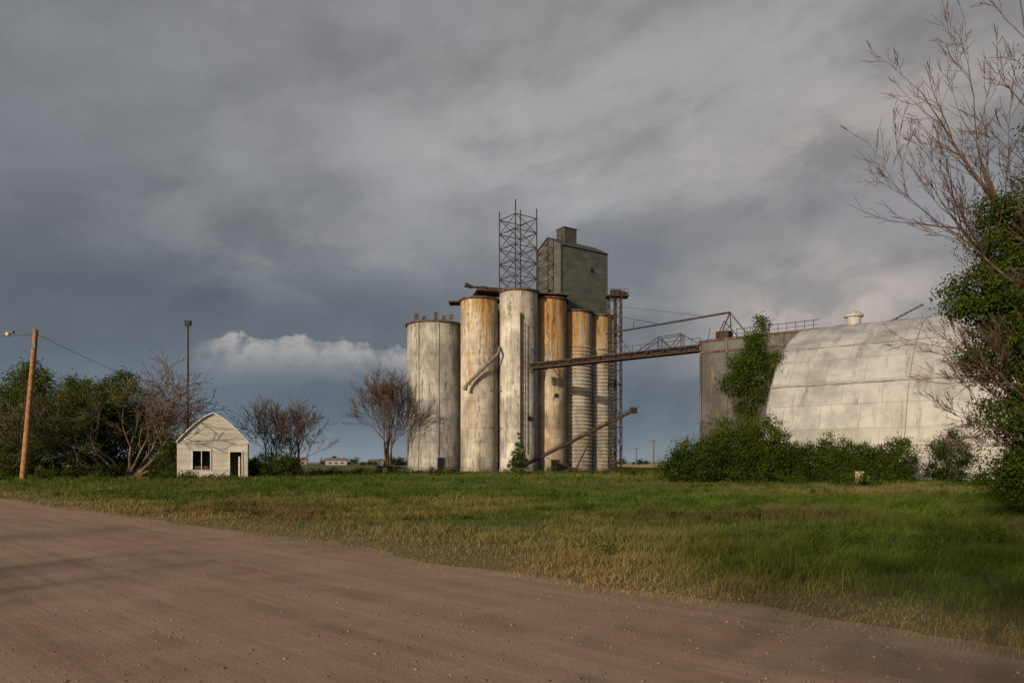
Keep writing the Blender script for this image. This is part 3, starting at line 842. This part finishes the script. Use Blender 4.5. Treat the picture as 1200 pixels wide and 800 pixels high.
b = MB(); b.tube((-40.2, 90, 0), (-40.2, 90, 18.6), .16, .1, 8); b.box((-40.2, 90, 18.8), (.7, .5, .6)); b.beam((-40.5, 90, 18.2), (-39.9, 90, 18.2), .08)
b.build('light_mast', [m_steel])
def upole(name, x, y, h):
    b = MB(); b.tube((x, y, 0), (x, y, h), .3, .2, 8); b.beam((x-1.6, y, h-.6), (x+1.6, y, h-.6), .22); b.build(name, [M_deadbrown])
upole('utility_pole', 58.6, 300, 10.8); upole('utility_pole.001', 72, 420, 10); upole('utility_pole.002', -205, 420, 10)

b = MB(); b.box((24.4, 51, .42), (.4, .3, .84), .3, 0); b.box((24.4, 50.95, .88), (.5, .36, .1), .3, 0); b.beam((24.8, 51, 0), (25.1, 51, .6), .08)
b.build('concrete_marker', [mat_simple('pale_block', (.40, .31, .23), .9, .2, 5)])
b = MB()
for xx in (-20.5, -18.8, -17.6): b.tube((xx, 112, .5), (xx, 112.2, .5), .55, n=14)
b.beam((-21.4, 112.1, .9), (-16.8, 112.1, .7), .2); b.box((-19.2, 112.2, 1.1), (1.4, .8, .5), .1); b.beam((-16.8, 112.1, .7), (-15.8, 111.8, .2), .12)
for xx in (7.5, 8.6): b.tube((xx, 114.8, .6), (xx, 115.2, .6), .6, n=14)
b.box((8.2, 115.2, 1.0), (2.2, .9, .6), 0); b.beam((6.8, 115, .8), (5.4, 114.6, .3), .14)
b.build('farm_implement', [m_steel])

# ------------------------------------------------------------ TREES
PB = dict(wander=.20, up=.03, n=4, ang=(rad(22), rad(58)), len=(.55, .85), rmin=.012, t0=.25, k=5)
t = Tree(11)
for i in range(7):
    a = i*.9+.4; t.grow((-20.6+.1*i, 118, 0), (math.cos(a)*.24, math.sin(a)*.24, 1), 7.0, .2, 4, dict(PB, rmin=.03, up=.09, len=(.5, .72), ang=(rad(20), rad(50))))
plant('bare_tree', t.arrays(), None, [M_deadbrown])
t = Tree(13)
for i in range(12):
    a = i*.9; t.grow((-28.2+.42*i, 82, 0), (math.cos(a)*.25, math.sin(a)*.25, 1), 4.1, .10, 3, dict(PB, n=5, rmin=.022, up=.09, len=(.5, .72)))
plant('bare_thicket', t.arrays(), None, [M_deadbrown])
bush('bush', [(-24.9, 76, 1.1, 1.9, 1.4, 1.6), (-23.3, 76, .8, 1.1, 1.1, 1.2), (-26.9, 76.5, .7, 1.2, 1.1, 1.0)], 13000, .17, [M_bark, M_leaf], 23, .3)

# half-dead elm in front of the green trees on the left
t = Tree(21)
PE = dict(PB, rmin=.026, up=.02, wander=.26, len=(.50, .76), n=4)
rr = random.Random(3)
for dx, dz, L in ((-1.2, .75, 5.6), (-.6, 1, 5.0), (.15, 1, 5.2), (.8, .85, 5.6), (1.35, .85, 5.4), (.4, .9, 4.4), (-1.7, .55, 5.8), (1.5, .45, 3.6), (-2.2, .5, 6.0), (-.9, 1.2, 5.6), (1.0, 1.3, 6.2)):
    t.grow((-39.6+dx*.7, 74.5, .1), (dx, rr.uniform(-.4, .5), dz), L, .2, 4, PE)
lf = leaves_on(t.nodes, 9, .28, .19, 5, lambda N_, r: (N_[:, 0] < -38.5) & (N_[:, 2] > 1.5) & (fbm(N_[:, 0], N_[:, 2], .5, 61) > .42))
plant('elm_tree', t.arrays(), lf, [M_dead, M_leaf])
def green_tree(name, x, y, blobs, nleaf, leaf, seed, mats, h, cl_r=.45):
    rng = np.random.default_rng(seed); t = Tree(seed)
    for i in range(4):
        a = i*1.57+seed; t.grow((x, y, 0), (math.cos(a)*.3, math.sin(a)*.3, 1), h*.38, h*.026, 3, dict(PB, rmin=.02, up=.05, n=4))
    _, lv = blob_leaves([(x+b_[0], y+b_[1], *b_[2:]) for b_ in blobs], nleaf, leaf, rng, cl_r, 70)
    return plant(name, t.arrays(), lv, mats)
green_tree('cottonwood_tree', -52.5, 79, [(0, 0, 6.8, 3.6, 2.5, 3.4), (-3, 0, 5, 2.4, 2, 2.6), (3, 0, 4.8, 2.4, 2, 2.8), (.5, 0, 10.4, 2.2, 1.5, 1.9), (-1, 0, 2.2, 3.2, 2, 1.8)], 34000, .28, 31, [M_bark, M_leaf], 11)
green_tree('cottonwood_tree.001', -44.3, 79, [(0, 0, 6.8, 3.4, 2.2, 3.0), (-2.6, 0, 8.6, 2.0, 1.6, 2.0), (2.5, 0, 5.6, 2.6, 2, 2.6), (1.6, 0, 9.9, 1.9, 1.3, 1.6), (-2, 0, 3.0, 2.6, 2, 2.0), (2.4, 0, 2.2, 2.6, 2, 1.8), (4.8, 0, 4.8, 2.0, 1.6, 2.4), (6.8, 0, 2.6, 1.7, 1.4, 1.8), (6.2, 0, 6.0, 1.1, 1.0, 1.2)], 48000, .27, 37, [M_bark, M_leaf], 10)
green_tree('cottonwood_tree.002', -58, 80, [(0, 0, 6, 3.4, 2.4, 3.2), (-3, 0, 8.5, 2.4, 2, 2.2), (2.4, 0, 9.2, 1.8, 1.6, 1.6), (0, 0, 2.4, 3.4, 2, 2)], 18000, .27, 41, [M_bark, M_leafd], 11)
bush('brush_pile', [(-45.5, 73, .6, 2.2, 1.4, 1.2), (-42, 73.5, .5, 2.4, 1.2, .9), (-50, 72, .9, 2.6, 1.5, 1.6), (-36.4, 75, .5, 1.3, 1.0, .8)], 15000, .18, [M_deadbrown, M_leafd], 43, .3)
# leafy saplings at the left corner of the shed
bush('shed_bush', [(-33.6, 72.6, 1.0, .9, .8, 1.0), (-34.6, 73.2, 1.7, 1.1, .9, 1.5), (-33.9, 73, 2.8, .7, .6, .8)], 9000, .17, [M_deadbrown, M_leaf], 44, .28)

bush('juniper_sapling', [(1.0, 105.5, 1.1, 1.5, 1.2, 1.1), (.9, 105.5, 2.6, 1.05, .9, 1.0), (1.15, 105.5, 4.0, .65, .6, .8), (1.05, 105.5, 5.3, .2, .2, .6)], 9000, .16, [M_bark, M_leaf], 52, .16, True, (1.0, 105.5, 0))

bush('elm_sapling', [(23.7, 74, 10.9, 1.6, 1.4, 1.8), (25.5, 74, 11.7, 1.5, 1.3, 1.1), (22.6, 74, 9.2, 1.4, 1.3, 1.1), (24.7, 74, 8.7, 1.4, 1.3, 1.2), (24.8, 74, 13.4, 1.2, 1.1, 1.3), (26.7, 74, 10.2, 1.1, .9, .6), (25.4, 74, 15.4, .65, .6, .95), (23.8, 74, 6.8, 1.0, 1.0, 1.1), (23.9, 74, 4.6, .9, .9, 1.0), (26.9, 74, 12.2, .6, .6, .5)],
     28000, .23, [M_bark, M_leaf], 62, .38, True, (23.9, 74, 0))
bush('lilac_bush', [(14.5, 56, 1.4, 2.3, 1.8, 1.8), (17.2, 57, 2.3, 2.5, 2.0, 2.6), (19.6, 56.5, 2.3, 2.0, 1.8, 2.6), (12.7, 55.5, .9, 1.4, 1.2, 1.3), (20.9, 57, 1.3, 1.6, 1.4, 1.7)], 56000, .18, [M_bark, M_leaf], 71, .34)
rng = np.random.default_rng(72)
hb = [(21.4+i*.62, 57+rng.uniform(-.4, .6), 1.3, rng.uniform(.6, .9), .9, rng.uniform(1.2, 2.5)) for i in range(16)]
bush('hedge', hb, 52000, .17, [M_bark, M_leaf], 73, .28)
bush('lilac_bush.001', [(36.2, 60, 1.6, 1.8, 1.6, 2.4), (38.6, 60, 1.9, 2.2, 1.6, 3.0), (41.6, 60, 2.0, 2.6, 1.8, 3.2), (45, 60, 1.5, 2.4, 1.6, 2.8)], 42000, .19, [M_bark, M_leafd], 75, .33)

# big half-dead tree on the right
t = Tree(87)
PR = dict(PB, rmin=.006, up=.035, wander=.12, n=5, k=7, len=(.32, .56), ang=(rad(16), rad(44)), t0=.15)
base_ = Vector((13.6, 17.6, 0))
t.seg.append((base_, base_+Vector((-.15, 0, 1.3)), .36, .28)); fk = base_+Vector((-.15, 0, 1.3))
for d_, L, r_, dep in (((-.22, -.05, .97), 7.4, .12, 4), ((-.13, .1, .98), 8.2, .13, 4), ((-.40, 0, .86), 4.3, .08, 4), ((-.58, -.1, .64), 2.9, .055, 4), ((-.30, .15, .93), 5.6, .09, 4), ((-.70, .2, .34), 2.4, .045, 4), ((-.05, -.1, .98), 8.0, .12, 4)):
    t.grow(fk, d_, L, r_, dep, PR)
for d_, L, r_ in (((-.72, -.2, .55), 2.7, .05), ((-.80, -.1, .12), 2.2, .04), ((-.50, .2, .75), 3.6, .06)):
    t.grow(fk+Vector((-.2, -.3, .6)), d_, L, r_, 3, dict(PR, up=.015))
P0, P1, R0, R1 = t.arrays()
rng = np.random.default_rng(84)
_, l1 = blob_leaves([(12.3, 17.7, 6.8, 1.0, 1.0, .9), (13.3, 17.9, 7.6, 1.1, 1.2, 1.1), (11.4, 17.6, 5.6, .85, .9, .6), (12.6, 17.5, 5.2, 1.2, 1.2, .9), (11.9, 17.6, 4.1, .85, 1.0, .7), (13.1, 17.6, 3.7, 1.1, 1.0, 1.1),
    (12.3, 17.5, 2.6, .9, .9, .7), (13.1, 17.6, 1.5, 1.1, .9, 1.0), (12.2, 17.5, 1.2, .7, .7, .6), (13.1, 17.6, 9.5, .5, .5, .6), (13.3, 17.8, 11.3, .4, .4, .6), (10.8, 17.6, 5.1, .4, .4, .2), (11.6, 17.6, 7.6, .45, .4, .3)], 90000, .088, rng, .17, 90)
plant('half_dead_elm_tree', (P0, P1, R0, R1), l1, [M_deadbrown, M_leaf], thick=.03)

# ------------------------------------------------------------ BACKGROUND
rng = np.random.default_rng(5); blobs = []
for i in range(70):
    Yd = rng.uniform(330, 520); Xd = rng.uniform(-330, -35)
    blobs.append((Xd, Yd, 1.2, rng.uniform(3, 8), 3, rng.uniform(1.2, 3.6)))
for i in range(26):
    Yd = rng.uniform(380, 600); Xd = rng.uniform(60, 260)
    blobs.append((Xd, Yd, 1.0, rng.uniform(2, 6), 3, rng.uniform(.8, 2.2)))
bush('distant_trees', blobs, 26000, 1.0, [M_bark, M_leafd], 101, 1.0, False)
def farm(name, x, y, w, h, colr):
    b = MB(); b.box((0, 0, h*.3), (w, w*.6, h*.6))
    b.add([(-w/2-.3, -w*.32, h*.6), (w/2+.3, -w*.32, h*.6), (w/2+.3, 0, h), (-w/2-.3, 0, h), (-w/2-.3, w*.32, h*.6), (w/2+.3, w*.32, h*.6)], [(0, 1, 2, 3), (3, 2, 5, 4), (0, 3, 4), (1, 5, 2)], 1)
    for i in (-1, 0, 1): b.box((i*w*.28, -w*.3-.03, h*.28), (w*.1, .1, h*.22), 0, 2)
    b.build(name, [mat_simple(name+'_wall', colr, .8, .15), m_steelg, m_dark], None, False, (x, y, 0), .2)
farm('farm_building', -92, 380, 11, 3.8, (.25, .25, .26)); farm('farm_building.001', -74, 395, 8, 3.2, (.16, .18, .22)); farm('farm_building.002', -118, 400, 10, 4.2, (.2, .17, .15))
farm('farm_building.003', -265, 380, 14, 5, (.4, .39, .36))

# roadside trees behind the viewer; long evening shadows fall over the road
t = Tree(201); rr = random.Random(8)
for x_ in (-62, -56, -50, -44, -38, -32, -27, -8, -3, 3, 9, 15, 21, 27):
    x_ += rr.uniform(-.8, .8); y_ = -15+rr.uniform(-2, 2); h_ = rr.uniform(8.0, 10.5)
    for k_ in range(2):
        t.grow((x_, y_, 0), (rr.uniform(-.2, .2), rr.uniform(-.2, .2), 1), h_*.42, .2, 3, dict(PB, rmin=.03, up=.08, n=4, k=4, leafdepth=2))
plant('roadside_trees', t.arrays(), leaves_on(t.nodes, 5, .5, .26, 202), [M_bark, M_leaf])
print('done')
